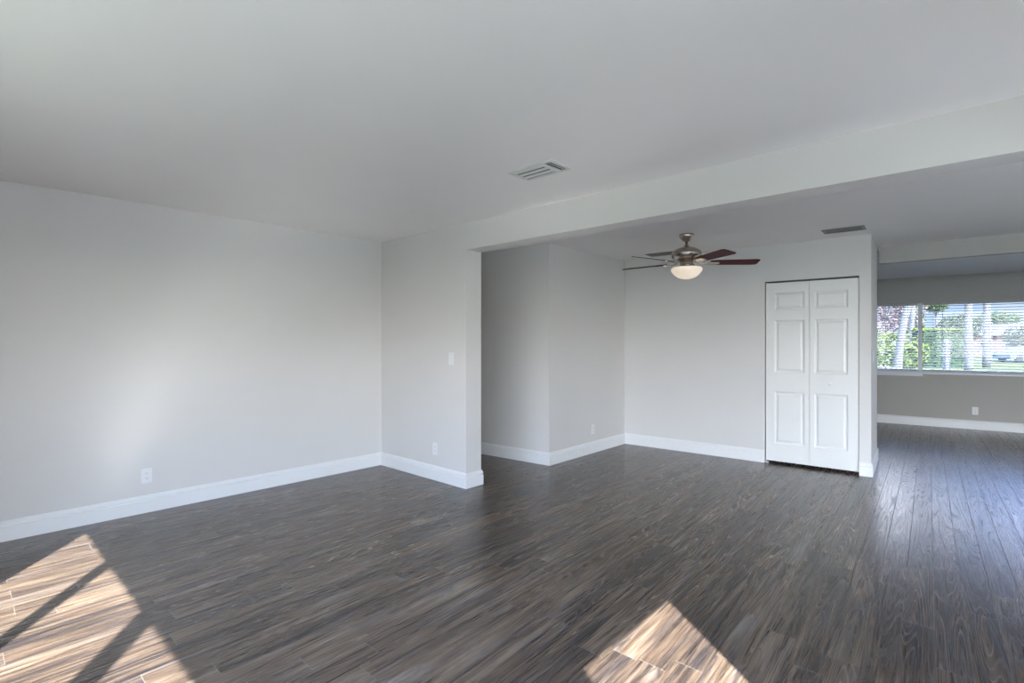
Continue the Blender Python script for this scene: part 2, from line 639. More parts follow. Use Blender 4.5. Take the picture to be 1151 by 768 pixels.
WS0, WS1, WZ0, WZ1 = far_s(-2.05), far_s(2.2), 0.865, 1.985
WMUL = far_s(-0.785)
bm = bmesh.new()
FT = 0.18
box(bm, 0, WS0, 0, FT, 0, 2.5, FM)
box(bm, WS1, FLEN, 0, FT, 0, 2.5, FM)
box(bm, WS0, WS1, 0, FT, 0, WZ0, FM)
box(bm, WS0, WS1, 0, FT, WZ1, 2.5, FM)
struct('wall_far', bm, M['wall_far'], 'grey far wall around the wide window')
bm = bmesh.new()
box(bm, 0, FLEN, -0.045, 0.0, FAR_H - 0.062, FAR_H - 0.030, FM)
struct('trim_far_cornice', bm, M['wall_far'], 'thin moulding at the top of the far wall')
# remaining walls of the shell, out of sight
bm = bmesh.new()
box(bm, 3.4, 3.55, 3.2, 11.3, 0, 2.5)
struct('wall_kitchen', bm, M['wall'])
KD0, KD1, KDH = 0.85, 3.36, 2.20
bm = bmesh.new()
box(bm, WR_OUT, KD0, 3.20, 3.30, 0, 2.5)
box(bm, KD1, 3.5, 3.20, 3.30, 0, 2.5)
box(bm, KD0, KD1, 3.20, 3.30, KDH, 2.5)
struct('wall_kitchen_front', bm, M['wall'])
bm = bmesh.new()
box(bm, WR_OUT + 0.01, 6.5, 0.87, 3.19, 2.58, 2.72)
struct('trim_sun_blocker', bm, M['stucco_out'])  # unseen roof, added to keep the sun out of the extra glazing
bm = bmesh.new()
box(bm, -4.5, -4.4, 6.9, 10.4, 0, 2.5)
struct('wall_far_left', bm, M['wall'])

# ------------------------------------------------------------------ baseboards (mitred)
BH, BT = 0.138, 0.016
PROF = [(0.0, 0.0), (BT, 0.0), (BT, 0.096), (BT * 0.55, 0.099), (BT * 0.55, 0.105), (BT * 0.98, 0.109),
        (BT * 0.90, 0.116), (BT * 0.55, 0.128), (BT * 0.35, BH - 0.002), (0.0, BH)]


def baseboards(path, names, ends=(None, None)):
    P = [Vector(p) for p in path]
    n = len(P)
    offs = []
    for i in range(n):
        nrm = []
        if i > 0:
            d = (P[i] - P[i - 1]).normalized()
            nrm.append(Vector((d.y, -d.x)))
        if i < n - 1:
            d = (P[i + 1] - P[i]).normalized()
            nrm.append(Vector((d.y, -d.x)))
        if len(nrm) == 1:
            offs.append(nrm[0])
        else:
            m_ = (nrm[0] + nrm[1])
            offs.append(m_ / (1 + nrm[0].dot(nrm[1])))
    for i in range(n - 1):
        if names[i] is None:
            continue
        bm = bmesh.new()
        A = [bm.verts.new((P[i].x + offs[i].x * d, P[i].y + offs[i].y * d, z)) for d, z in PROF]
        B = [bm.verts.new((P[i + 1].x + offs[i + 1].x * d, P[i + 1].y + offs[i + 1].y * d, z)) for d, z in PROF]
        k = len(PROF)
        for j in range(k):
            bm.faces.new((A[j], A[(j + 1) % k], B[(j + 1) % k], B[j]))
        bm.faces.new(A)
        bm.faces.new(B[::-1])
        struct(names[i], bm, M['trim'], 'white moulded baseboard')


baseboards([(WL, WB_IN), (WL, PF), (PE, PF), (PE, PB), (WL, PB)],
           ['baseboard_left', 'baseboard_partition', 'baseboard_partition_end', 'baseboard_partition_back'])
ce = (CL1 - CL0).normalized()
baseboards([HL0, HL1, CL0, CL0 + ce * DS0], ['baseboard_hall', 'baseboard_dining_left', 'baseboard_closet'])
baseboards([CL0 + ce * DS1, CL1, RE1, RE1 + Vector((-3.3, -0.18))],
           ['baseboard_closet_end', 'baseboard_return', 'baseboard_return_back'])
baseboards([FW0, FW1], ['baseboard_far'])
baseboards([(BW1, WB_IN), (WL, WB_IN)], ['baseboard_back'])

# ------------------------------------------------------------------ closet bifold door
door = empty('door_1', (CL0.x + ce.x * DS0, CL0.y + ce.y * DS0, 0), math.atan2(ce.y, ce.x),
             'white six-panel bifold closet door in the grey wall', None, None, 'structure')
DW = DS1 - DS0


def door_leaf(x0, x1, pan0, pan1, rows, z0, z1, yf, yb):
    bm = bmesh.new()
    xs = [x0, pan0, pan1, x1]
    zs = [z0] + [q for r in rows for q in r] + [z1]
    cells = {}

    def V(x, y, z):
        k = (round(x, 5), round(y, 5), round(z, 5))
        if k not in cells:
            cells[k] = bm.verts.new((x, y, z))
        return cells[k]
    for i in range(3):
        for j in range(len(zs) - 1):
            a, b, c, d = xs[i], xs[i + 1], zs[j], zs[j + 1]
            if i == 1 and j % 2 == 1:
                rings = []
                for ins, dep in ((0, 0), (0.010, 0.007), (0.022, 0.009), (0.040, 0.001), (0.045, 0.001)):
                    rings.append([V(a + ins, yf + dep, c + ins), V(b - ins, yf + dep, c + ins),
                                  V(b - ins, yf + dep, d - ins), V(a + ins, yf + dep, d - ins)])
                for r0, r1 in zip(rings[:-1], rings[1:]):
                    for k in range(4):
                        bm.faces.new((r0[k], r0[(k + 1) % 4], r1[(k + 1) % 4], r1[k]))
                bm.faces.new(rings[-1])
            else:
                bm.faces.new((V(a, yf, c), V(b, yf, c), V(b, yf, d), V(a, yf, d)))
    # sides and back
    for i in range(3):
        bm.faces.new((V(xs[i], yf, z0), V(xs[i + 1], yf, z0), V(xs[i + 1], yb, z0), V(xs[i], yb, z0)))
        bm.faces.new((V(xs[i], yf, z1), V(xs[i + 1], yf, z1), V(xs[i + 1], yb, z1), V(xs[i], yb, z1)))
    for j in range(len(zs) - 1):
        for x in (x0, x1):
            bm.faces.new((V(x, yf, zs[j]), V(x, yf, zs[j + 1]), V(x, yb, zs[j + 1]), V(x, yb, zs[j])))
    for i in range(3):
        for j in range(len(zs) - 1):
            bm.faces.new((V(xs[i], yb, zs[j]), V(xs[i + 1], yb, zs[j]), V(xs[i + 1], yb, zs[j + 1]), V(xs[i], yb, zs[j + 1])))
    return link('door_leaf', bm, M['door'], door)


rows = [(0.225, 0.80), (1.01, 1.585), (1.70, 1.885)]
gap = 0.010
mid = 0.4365
YF, YB = 0.012, 0.047
LA = door_leaf(gap, mid - 0.0015, 0.098, mid - 0.046, rows, 0.030, 1.998, YF, YB)
LB = door_leaf(mid + 0.0015, DW - 0.004, mid + 0.046, DW - 0.098, rows, 0.030, 1.998, YF, YB)
bm = bmesh.new()
kx, kz = 0.632, 0.905
lathe(bm, [(0.0, 0.034), (0.010, 0.0335), (0.0165, 0.029), (0.0175, 0.022), (0.0125, 0.014), (0.0085, 0.010), (0.0085, 0.004), (0.013, 0.002), (0.013, 0.0)], 20,
      mtx=Matrix.Translation((kx, YF, kz)) @ Matrix.Rotation(PI / 2, 4, 'X'))
link('knob', bm, M['plate'], LB, smooth=True)
bm = bmesh.new()
box(bm, 0.004, DW - 0.004, 0.018, 0.05, DTOP - 0.012, DTOP - 0.001)
link('track', bm, M['slot'], door)
bm = bmesh.new()     # near-black sheet behind the leaves, standing in for closet shade
box(bm, -0.1, DW + 0.06, 0.62, 0.64, 0, 2.3)
link('closet_shade_sheet', bm, M['dark'], door)
bm = bmesh.new()
box(bm, 0.006, 0.035, 0.014, 0.045, 0.0, 0.012, bevel=0.002)
link('pivot_bracket', bm, M['plate'], door)

# ------------------------------------------------------------------ windows
def window_frame(name, s0, s1, z0, z1, mull, mtx, y0, y1, fw_, mw, label, glass_y, parts_mat=M['alu'], glass='glass'):
    w = empty(name, (0, 0, 0), 0, label, None, None, 'structure')
    bm = bmesh.new()
    box(bm, s0, s1, y0, y1, z0, z0 + fw_, mtx)
    box(bm, s0, s1, y0, y1, z1 - fw_, z1, mtx)
    box(bm, s0, s0 + fw_, y0, y1, z0 + fw_, z1 - fw_, mtx)
    box(bm, s1 - fw_, s1, y0, y1, z0 + fw_, z1 - fw_, mtx)
    link('window_frame', bm, parts_mat, w)
    edges = [s0 + fw_]
    for (m_, w_, d0, d1) in mull:
        bm = bmesh.new()
        box(bm, m_ - w_ / 2, m_ + w_ / 2, d0, d1, z0 + fw_, z1 - fw_, mtx)
        link('mullion', bm, parts_mat, w)
        edges += [m_ - w_ / 2, m_ + w_ / 2]
    edges.append(s1 - fw_)
    for a, b in zip(edges[0::2], edges[1::2]):
        bm = bmesh.new()
        box(bm, a, b, glass_y, glass_y + 0.004, z0 + fw_, z1 - fw_, mtx)
        link('pane', bm, M[glass], w)
    return w


win = window_frame('window_1', WS0, WS1, WZ0, WZ1,
                   [(WMUL, 0.056, 0.03, 0.13), (far_s(0.95), 0.05, 0.10, 0.15)], FM, 0.09, 0.15, 0.035, 0.05,
                   'wide window with white blinds in the far wall', 0.12, glass='glass_dimming')
bm = bmesh.new()
box(bm, WS0 - 0.02, WMUL + 0.028, -0.035, 0.12, WZ0 - 0.072, WZ0 - 0.002, FM, bevel=0.004)
box(bm, WMUL + 0.03, WS1 + 0.02, -0.03, 0.12, WZ0 - 0.034, WZ0 - 0.002, FM, bevel=0.004)
link('window_sill', bm, M['sill'], win)
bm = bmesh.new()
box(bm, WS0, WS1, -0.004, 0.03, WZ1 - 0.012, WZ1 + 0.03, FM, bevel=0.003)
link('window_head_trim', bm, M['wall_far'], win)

mid_w = FM @ Vector(((WS0 + WS1) / 2, 0.2, (WZ0 + WZ1) / 2))
nrm = (FM.to_3x3() @ Vector((0, -1, 0)))
portal('far_window_portal', mid_w, nrm, WS1 - WS0, WZ1 - WZ0)

# the front window behind the viewer and the glazed door beside it
BM_ = Matrix.Translation((0, WB_OUT, 0))
window_frame('window_2', BW0, BW1, BWS, BWH, [(-2.07, 0.085, 0.025, 0.065), (-1.17, 0.125, 0.02, 0.07), (-0.40, 0.055, 0.03, 0.06)],
             BM_, 0.02, 0.07, 0.02, 0.05, 'front window behind the viewer', 0.045)
portal('front_window_portal', ((BW0 + BW1) / 2, WB_OUT - 0.02, (BWS + BWH) / 2), (0, 1, 0), BW1 - BW0, BWH - BWS)
RM_ = Matrix(((0, -1, 0, WR_OUT), (1, 0, 0, 0), (0, 0, 1, 0), (0, 0, 0, 1)))
gd = window_frame('door_2', RD0, RD1, 0.0, RDH, [], RM_, 0.02, 0.06, 0.02, 0.05, 'glazed side door', 0.04)
portal('glazed_door_portal', (WR_OUT + 0.02, (RD0 + RD1) / 2, RDH / 2), (-1, 0, 0), RD1 - RD0, RDH)

window_frame('added_window_3', RW0, RW1, RWS, RWH, [], RM_, 0.02, 0.06, 0.02, 0.05, 'unseen side window added for extra daylight', 0.04)  # unseen glazing, added to brighten the left wall and ceiling
portal('added_window_portal', (WR_OUT + 0.02, (RW0 + RW1) / 2, (RWS + RWH) / 2), (-1, 0, 0), RW1 - RW0, RWH - RWS)
KM_ = Matrix.Translation((0, 3.20, 0))
window_frame('added_door_3', KD0, KD1, 0.0, KDH, [((KD0 + KD1) / 2, 0.07, 0.03, 0.07)], KM_, 0.03, 0.07, 0.04, 0.05, 'unseen sliding glass door added to light the dining area', 0.05)  # unseen glazing, added to bring sky light into the dining area
portal('added_door_portal', ((KD0 + KD1) / 2, 3.18, KDH / 2), (0, 1, 0), KD1 - KD0, KDH)

# ------------------------------------------------------------------ blinds
def blind(s0, s1, label):
    z_top, z_bot = WZ1 - 0.005, WZ0 + 0.012
    t = empty('window_blind', FM @ Vector(((s0 + s1) / 2, 0.045, z_top)), math.atan2((FW1 - FW0).y, (FW1 - FW0).x),
              label, 'blind', 'white slatted blinds in the far window')
    hw = (s1 - s0) / 2 - 0.006
    bm = bmesh.new()
    box(bm, -hw, hw, -0.028, 0.028, -0.045, 0.0, bevel=0.003)
    link('headrail', bm, M['slat'], t)
    bm = bmesh.new()
    zz = -0.065
    n = 0
    while zz > -(z_top - z_bot) + 0.035:
        mt = Matrix.Translation((0, 0, zz)) @ Matrix.Rotation(math.radians(13), 4, 'X')
        vs = []
        for sx in (-hw + 0.004, hw - 0.004):
            vs.append([bm.verts.new(mt @ Vector((sx, q, 0.003 * (1 - (q / 0.024) ** 2)))) for q in (-0.024, -0.012, 0, 0.012, 0.024)]
                      + [bm.verts.new(mt @ Vector((sx, q, 0.003 * (1 - (q / 0.024) ** 2) - 0.0028))) for q in (0.024, 0.012, 0, -0.012, -0.024)])
        for k in range(10):
            bm.faces.new((vs[0][k], vs[0][(k + 1) % 10], vs[1][(k + 1) % 10], vs[1][k]))
        bm.faces.new(vs[0])
        bm.faces.new(vs[1][::-1])
        zz -= 0.0425
        n += 1
    link('slats', bm, M['slat'], t)
    zb = -(z_top - z_bot)
    bm = bmesh.new()
    box(bm, -hw, hw, -0.026, 0.026, zb, zb + 0.022, bevel=0.003)
    link('bottom_rail', bm, M['slat'], t)
    k = max(2, int(round(2 * hw / 0.55)))
    for i in range(k):
        x = -hw + 0.12 + (2 * hw - 0.24) * i / (k - 1)
        bm = bmesh.new()
        for yy in (-0.027, 0.027):
            tube(bm, [(x, yy, -0.04), (x, yy, zb + 0.01)], 0.0014, 5)
        link('ladder_cord', bm, M['cord'], t)
    bm = bmesh.new()
    tube(bm, [(-hw + 0.24, -0.036, -0.02), (-hw + 0.242, -0.038, -0.35), (-hw + 0.245, -0.038, -0.72)], [0.004, 0.004, 0.005], 6)
    link('tilt_wand', bm, M['cord'], t)
    return t


blind(WS0 + 0.036, WMUL - 0.029, 'narrow white blind in window section nearest the closet wall')
blind(WMUL + 0.029, WS1 - 0.036, 'wide white blind filling the window section right of the mullion')

# ------------------------------------------------------------------ outlets and switches (local: x across, -y out of the wall, z up)
def make_plate(w=0.073, h=0.118):
    bm = bmesh.new()
    box(bm, -w / 2, w / 2, -0.006, 0, -h / 2, h / 2, bevel=0.0025)
    return bm


def screw(bm, z):
    lathe(bm, [(0.0, 0.0012), (0.003, 0.0010), (0.0034, 0.0)], 10, mtx=Matrix.Translation((0, -0.006, z)) @ Matrix.Rotation(PI / 2, 4, 'X'))


def outlet(loc, rz, label, group='white wall outlets near the floor'):
    t = empty('wall_outlet', loc, rz, label, 'outlet', group)
    link('cover_plate', make_plate(), M['plate'], t)
    for s in (-1, 1):
        bm = bmesh.new()
        pts = []
        for k in range(24):
            a = 2 * PI * k / 24
            x = max(-0.0135, min(0.0135, 0.0172 * math.cos(a)))
            z = 0.0172 * math.sin(a) * 0.86
            pts.append((x, z))
        z0 = s * 0.0195
        A = [bm.verts.new((x, -0.006, z + z0)) for x, z in pts]
        B = [bm.verts.new((x, -0.0078, z * 0.97 + z0)) for x, z in pts]
        for k in range(24):
            bm.faces.new((A[k], A[(k + 1) % 24], B[(k + 1) % 24], B[k]))
        bm.faces.new(B)
        r = link('receptacle', bm, M['plate'], t)
        bm = bmesh.new()
        for x in (-0.0062, 0.0062):
            box(bm, x - 0.001, x + 0.001, -0.0082, -0.0076, z0 - 0.001, z0 + 0.007)
        lathe(bm, [(0.0, 0.0082), (0.0024, 0.0082), (0.0024, 0.0076)], 10, mtx=Matrix.Translation((0, 0, z0 - 0.0075)) @ Matrix.Rotation(PI / 2, 4, 'X'))
        link('slots', bm, M['slot'], r)
    bm = bmesh.new()
    screw(bm, 0)
    link('screw', bm, M['plate'], t)
    return t


def switch(loc, rz, label):
    t = empty('light_switch', loc, rz, label, 'switch', 'white wall switches')
    link('cover_plate', make_plate(0.072, 0.116), M['plate'], t)
    bm = bmesh.new()
    m_ = Matrix.Translation((0, -0.006, 0)) @ Matrix.Rotation(math.radians(4), 4, 'X')
    box(bm, -0.0165, 0.0165, -0.004, 0.001, -0.033, 0.033, m_, bevel=0.001)
    link('rocker', bm, M['plate'], t)
    bm = bmesh.new()
    screw(bm, 0.048)
    link('screw', bm, M['plate'], t)
    bm = bmesh.new()
    screw(bm, -0.048)
    link('screw', bm, M['plate'], t)
    return t


cz = math.atan2(ce.y, ce.x)
outlet((WL, 1.056, 0.290), PI / 2, 'white outlet low on the long left wall')
outlet((-3.965, PF, 0.303), 0, 'white outlet on the partition wall below the switch')
hd = (CL0 - HL1).normalized()
p = HL1 + hd * 0.865
outlet((p.x, p.y, 0.284), math.atan2(hd.y, hd.x), 'white outlet on the dark grey wall beside the hallway')
fd = (FW1 - FW0).normalized()
p = FW0 + fd * far_s(-0.130)
outlet((p.x, p.y, 0.284), math.atan2(fd.y, fd.x), 'white outlet under the far window')
switch((-3.725, PF, 1.188), 0, 'white switch on the partition wall near the opening')
rd = (RE1 - CL1).normalized()
p = CL1 + rd * 0.27
switch((p.x, p.y, 1.195), math.atan2(rd.y, rd.x), 'white switch on the side of closet wall near far window')

# ------------------------------------------------------------------ ceiling vents (local: hang below z=0)
def make_vent(lx, ly, mat, side, n=3):
    """side>0: that length at the +x end carries cross louvres"""
    t = empty('ceiling_vent', (0, 0, 0))
    bm = bmesh.new()
    f = 0.026
    X, Y = lx / 2, ly / 2
    for a, b, c, d in ((-X, X, -Y, -Y + f), (-X, X, Y - f, Y), (-X, -X + f, -Y + f, Y - f), (X - f, X, -Y + f, Y - f)):
        box(bm, a, b, c, d, -0.008, 0, bevel=0.002)
    xs = X - f - side
    if side > 0:
        box(bm, xs - 0.006, xs + 0.006, -Y + f, Y - f, -0.012, 0)
    link('vent_frame', bm, mat, t)
    bm = bmesh.new()
    box(bm, -X + f * 0.5, X - f * 0.5, -Y + f * 0.5, Y - f * 0.5, -0.0015, -0.0005)
    link('duct_shade_plate', bm, M['slot'], t)  # dark plate under the unpierced ceiling, standing in for duct shade

    def louvre(bm, p0, p1, out):
        p0, p1, out = Vector(p0), Vector(p1), Vector(out)
        secs = [(0.0, -0.002), (0.004, -0.006), (0.010, -0.009), (0.018, -0.010)]
        A = [bm.verts.new(p0 + out * a + Vector((0, 0, z))) for a, z in secs] + [bm.verts.new(p0 + out * a + Vector((0, 0, z + 0.0015))) for a, z in secs[::-1]]
        B = [bm.verts.new(p1 + out * a + Vector((0, 0, z))) for a, z in secs] + [bm.verts.new(p1 + out * a + Vector((0, 0, z + 0.0015))) for a, z in secs[::-1]]
        k = len(A)
        for j in range(k):
            bm.faces.new((A[j], A[(j + 1) % k], B[(j + 1) % k], B[j]))
        bm.faces.new(A)
        bm.faces.new(B[::-1])
    inner = 2 * (Y - f)
    for i in range(n):
        y = -Y + f + inner * (i + 0.15) / n
        bm = bmesh.new()
        louvre(bm, (-X + f, y, 0), (xs, y, 0), (0, 1, 0))
        link('louvre', bm, mat, t)
    if side > 0:
        for i in range(2):
            x = xs + 0.012 + i * (side - 0.012) / 2
            bm = bmesh.new()
            louvre(bm, (x, -Y + f, 0), (x, Y - f, 0), (1, 0, 0))
            link('louvre', bm, mat, t)
    return t


v = make_vent(0.365, 0.215, M['vent'], 0.065)
v.location = (-2.095, 2.538, LIV_H)
props(v, 'pale metal vent in the front room ceiling', 'vent')
v = make_vent(0.345, 0.20, M['vent_grey'], 0.0, 2)
v.location = (-1.01, 5.80, DIN_H)
v.rotation_euler = (0, 0, cz)
props(v, 'grey ceiling vent just above the closet door', 'vent', 'grey vents in the dining ceiling')
dup(v, (-2.93, 5.90, DIN_H), (0, 0, cz), 'grey ceiling vent partly hidden behind the fan', 'grey vents in the dining ceiling')

# ------------------------------------------------------------------ ceiling fan
FANX, FANY = -2.216, 5.0
fan = empty('ceiling_fan', (FANX, FANY, DIN_H), 0, 'brushed nickel ceiling fan with dark red blades and frosted bowl light', 'ceiling fan')
bm = bmesh.new()
lathe(bm, [(0.0, 0.0), (0.072, 0.0), (0.074, -0.012), (0.068, -0.030), (0.050, -0.055), (0.030, -0.070), (0.018, -0.074), (0.0, -0.074)], 36)
link('canopy', bm, M['nickel'], fan, smooth=True)
bm = bmesh.new()
lathe(bm, [(0.0, -0.06), (0.0135, -0.06), (0.0135, -0.105), (0.022, -0.110), (0.028, -0.126), (0.040, -0.136), (0.0, -0.136)], 24)
link('downrod', bm, M['nickel'], fan, smooth=True)
bm = bmesh.new()
lathe(bm, [(0.0, -0.128), (0.045, -0.130), (0.088, -0.142), (0.122, -0.160), (0.142, -0.181), (0.147, -0.200), (0.144, -0.206), (0.144, -0.228),
           (0.134, -0.234), (0.125, -0.252), (0.090, -0.266), (0.060, -0.272), (0.0, -0.272)], 48)
link('motor_housing', bm, M['nickel'], fan, smooth=True)
bm = bmesh.new()
lathe(bm, [(0.0, -0.266), (0.062, -0.266), (0.066, -0.285), (0.060, -0.315), (0.075, -0.323), (0.110, -0.328), (0.136, -0.331), (0.140, -0.337), (0.0, -0.339)], 40)
link('light_fitter', bm, M['nickel'], fan, smooth=True)
bm = bmesh.new()
bp_ = [(0.138, -0.333), (0.147, -0.342), (0.151, -0.355), (0.145, -0.371), (0.133, -0.388), (0.117, -0.406), (0.092, -0.426), (0.061, -0.440), (0.028, -0.448), (0.0, -0.450)]
lathe(bm, bp_, 48, cap=False)
link('bowl_shade', bm, M['bowl'], fan, smooth=True)

HUBZ = -0.285
for k in range(5):
    a = math.radians(37.5 + 72 * k)
    mt = Matrix.Rotation(a, 4, 'Z') @ Matrix.Translation((0, 0, HUBZ))
    pitch = Matrix.Rotation(math.radians(-12.5), 4, 'X')
    bm = bmesh.new()
    pts = []
    L0, L1 = 0.225, 0.695
    outl = [(L0, -0.052), (L0 + 0.06, -0.060), (L1 - 0.05, -0.071), (L1 - 0.012, -0.066), (L1, -0.050),
            (L1, 0.050), (L1 - 0.012, 0.066), (L1 - 0.05, 0.071), (L0 + 0.06, 0.060), (L0, 0.052)]
    A = [bm.verts.new(mt @ pitch @ Vector((x, y, 0.003))) for x, y in outl]
    B = [bm.verts.new(mt @ pitch @ Vector((x, y, -0.003))) for x, y in outl]
    n = len(outl)
    bm.faces.new(A)
    bm.faces.new(B[::-1])
    for j in range(n):
        bm.faces.new((A[j], B[j], B[(j + 1) % n], A[(j + 1) % n]))
    bl = link('blade', bm, M['blade'], fan)
    bm = bmesh.new()
    arm = [(0.100, 0.022, 0.0), (0.150, 0.014, -0.012), (0.200, 0.020, -0.010), (0.225, 0.040, -0.006), (0.300, 0.034, -0.006), (0.318, 0.012, -0.006)]
    top, bot = [], []
    for x, w, z in arm:
        q = pitch if x > 0.19 else Matrix.Identity(4)
        top.append((bm.verts.new(mt @ q @ Vector((x, -w, z + 0.002))), bm.verts.new(mt @ q @ Vector((x, w, z + 0.002)))))
        bot.append((bm.verts.new(mt @ q @ Vector((x, -w, z - 0.004))), bm.verts.new(mt @ q @ Vector((x, w, z - 0.004)))))
    for j in range(len(arm) - 1):
        bm.faces.new((top[j][0], top[j][1], top[j + 1][1], top[j + 1][0]))
        bm.faces.new((bot[j][0], bot[j + 1][0], bot[j + 1][1], bot[j][1]))
        for s in (0, 1):
            bm.faces.new((top[j][s], top[j + 1][s], bot[j + 1][s], bot[j][s]))
    bm.faces.new((top[0][0], bot[0][0], bot[0][1], top[0][1]))
    bm.faces.new((top[-1][0], top[-1][1], bot[-1][1], bot[-1][0]))
    link('blade_arm', bm, M['nickel'], bl)

# ------------------------------------------------------------------ outside, beyond the far window
def outdoor(px, depth):
    """ground point at a bearing and a distance from the viewer's place"""
    f_ = Vector((-math.sin(YAW), math.cos(YAW)))
    r_ = Vector((math.cos(YAW), math.sin(YAW)))
    q = f_ * depth + r_ * ((px - CXP) / FPX * depth)
    return Vector((q.x, q.y, GROUND))


bm = bmesh.new()
box(bm, -120, 120, -60, 160, GROUND - 0.3, GROUND)
struct('ground_lawn', bm, M['lawn'], 'sunlit lawn beyond the far window')
bm = bmesh.new()
box(bm, -100, 120, 64, 71, GROUND, GROUND + 0.02)
struct('road', bm, M['road'], 'grey street beyond the lawn')
bm = bmesh.new()
prism(bm, [(-7.2, WB_OUT), (WR_OUT, WB_OUT), (WR_OUT, 3.2), (3.6, 3.2), (3.6, 11.1), (-7.2, 11.1)], GROUND, -0.12)
struct('foundation', bm, M['stucco_out'])
bm = bmesh.new()
prism(bm, [(WR_OUT + 0.01, -9), (10, -9), (10, 3.1), (WR_OUT + 0.01, 3.1)], GROUND, -0.16)
struct('bounce_patio', bm, M['concrete'], 'unseen pale concrete slab added to bounce sunlight indoors')  # unseen slab, added as a reflector that throws sunlight onto the ceiling


def leaves(bm, n, fn, size):
    for _ in range(n):
        p_ = fn()
        d = Vector((random.gauss(0, 1), random.gauss(0, 1), random.gauss(0, 1))).normalized()
        a = d.orthogonal().normalized()
        b = d.cross(a)
        s = size * random.uniform(0.6, 1.3)
        v0 = [bm.verts.new(p_ + a * s * 0.5), bm.verts.new(p_ + b * s * 0.3 + d * s * 0.08), bm.verts.new(p_ - a * s * 0.5), bm.verts.new(p_ - b * s * 0.3 + d * s * 0.08)]
        bm.faces.new(v0)


def blob(c, rx, ry, rz):
    def f():
        while True:
            q = Vector((random.uniform(-1, 1), random.uniform(-1, 1), random.uniform(-1, 1)))
            if 0.25 < q.length < 1:
                break
        return Vector((c[0] + q.x * rx, c[1] + q.y * ry, c[2] + q.z * rz))
    return f


def shrub(px, depth, w, h, mat, n, size, label, name='shrub', group=None):
    p_ = outdoor(px, depth)
    t = empty(name, p_, 0, label, 'shrub', group)
    bm = bmesh.new()
    leaves(bm, n, blob((0, 0, h * 0.55), w / 2, w / 2, h * 0.45), size)
    link('foliage', bm, mat, t, recalc=False)
    bm = bmesh.new()
    for k in range(5):
        a = k * 2 * PI / 5
        tube(bm, [(0.05 * math.cos(a), 0.05 * math.sin(a), 0), (w * 0.2 * math.cos(a), w * 0.2 * math.sin(a), h * 0.6)], [0.03, 0.012], 6)
    link('stems', bm, M['trunk_brown'], t)
    return t


def tree(px, depth, h, crown_w, crown_h, mat, label, n=1600, size=0.35, trunk='trunk_brown', tr=0.14, lean=0.0):
    p_ = outdoor(px, depth)
    t = empty('tree', p_, 0, label, 'tree', 'trees beyond the far window')
    bm = bmesh.new()
    zc = h - crown_h / 2
    tube(bm, [(0, 0, 0), (lean * 0.3, lean * 0.2, zc * 0.45), (lean, lean * 0.6, zc)], [tr, tr * 0.8, tr * 0.5], 10)
    for k in range(5):
        a = k * 1.26
        tube(bm, [(lean * 0.8, lean * 0.5, zc * 0.8), (lean + crown_w * 0.3 * math.cos(a), lean * 0.6 + crown_w * 0.3 * math.sin(a), zc + crown_h * 0.2)], [tr * 0.4, tr * 0.15], 6)
    link('trunk', bm, M[trunk], t, smooth=True)
    bm = bmesh.new()
    leaves(bm, n, blob((lean, lean * 0.6, zc), crown_w / 2, crown_w / 2, crown_h / 2), size)
    link('crown', bm, mat, t, recalc=False)
    return t


def palm(px, depth, h, label, lean=0.0, r=0.16):
    p_ = outdoor(px, depth)
    t = empty('palm_tree', p_, 0, label, 'palm tree', 'palms on the front lawn')
    bm = bmesh.new()
    pts, rad = [], []
    for k in range(13):
        f_ = k / 12
        pts.append((lean * f_ * f_, lean * 0.5 * f_ * f_, h * f_))
        rad.append(r * (1.25 - 0.45 * f_ + (0.03 if k % 2 else 0)))
    tube(bm, pts, rad, 14)
    link('trunk', bm, M['trunk'], t, smooth=True)
    top = Vector(pts[-1])
    bm = bmesh.new()
    tube(bm, [top, top + Vector((0, 0, 0.5)), top + Vector((0, 0, 1.0))], [r * 0.85, r * 0.75, r * 0.35], 12)
    link('crownshaft', bm, M['leaf_mid'], t, smooth=True)
    for k in range(11):
        a = k * 2 * PI / 11 + 0.2
        el = random.uniform(0.2, 1.0)
        bm = bmesh.new()
        L = 2.6
        prev = None
        for j in range(16):
            f_ = j / 15
            q = top + Vector((math.cos(a) * L * f_, math.sin(a) * L * f_, 0.9 + el * 1.3 * f_ - 1.9 * f_ * f_))
            side = Vector((-math.sin(a), math.cos(a), 0))
            wl_ = 0.42 * math.sin(PI * min(0.98, 0.12 + f_ * 0.88)) + 0.03
            fwd = Vector((math.cos(a), math.sin(a), -0.3)) * 0.16
            for s in (-1, 1):
                bm.faces.new([bm.verts.new(q), bm.verts.new(q + fwd * 0.35), bm.verts.new(q + side * s * wl_ + fwd - Vector((0, 0, wl_ * 0.45)))])
            if prev is not None:
                wv = side * 0.02
                bm.faces.new([bm.verts.new(prev - wv), bm.verts.new(prev + wv), bm.verts.new(q + wv), bm.verts.new(q - wv)])
            prev = q
        link('frond', bm, M['leaf_mid'], t, recalc=False)
    return t


# clipped hedge
p_ = outdoor(1054, 36)
hedge = empty('clipped_hedge', p_, YAW, 'dark clipped hedge with a light green top, right of the window mullion', 'hedge')
bm = bmesh.new()
leaves(bm, 3800, lambda: Vector((random.uniform(-1.5, 1.45), random.uniform(-0.6, 0.6), random.uniform(0.05, 2.55))), 0.17)
box(bm, -1.4, 1.35, -0.5, 0.5, 0, 2.45)
link('hedge_body', bm, M['leaf_dark'], hedge, recalc=False)
bm = bmesh.new()
leaves(bm, 900, lambda: Vector((random.uniform(-1.55, 1.5), random.uniform(-0.65, 0.65), random.uniform(2.5, 2.72))), 0.15)
link('hedge_top', bm, M['leaf_lime'], hedge, recalc=False)
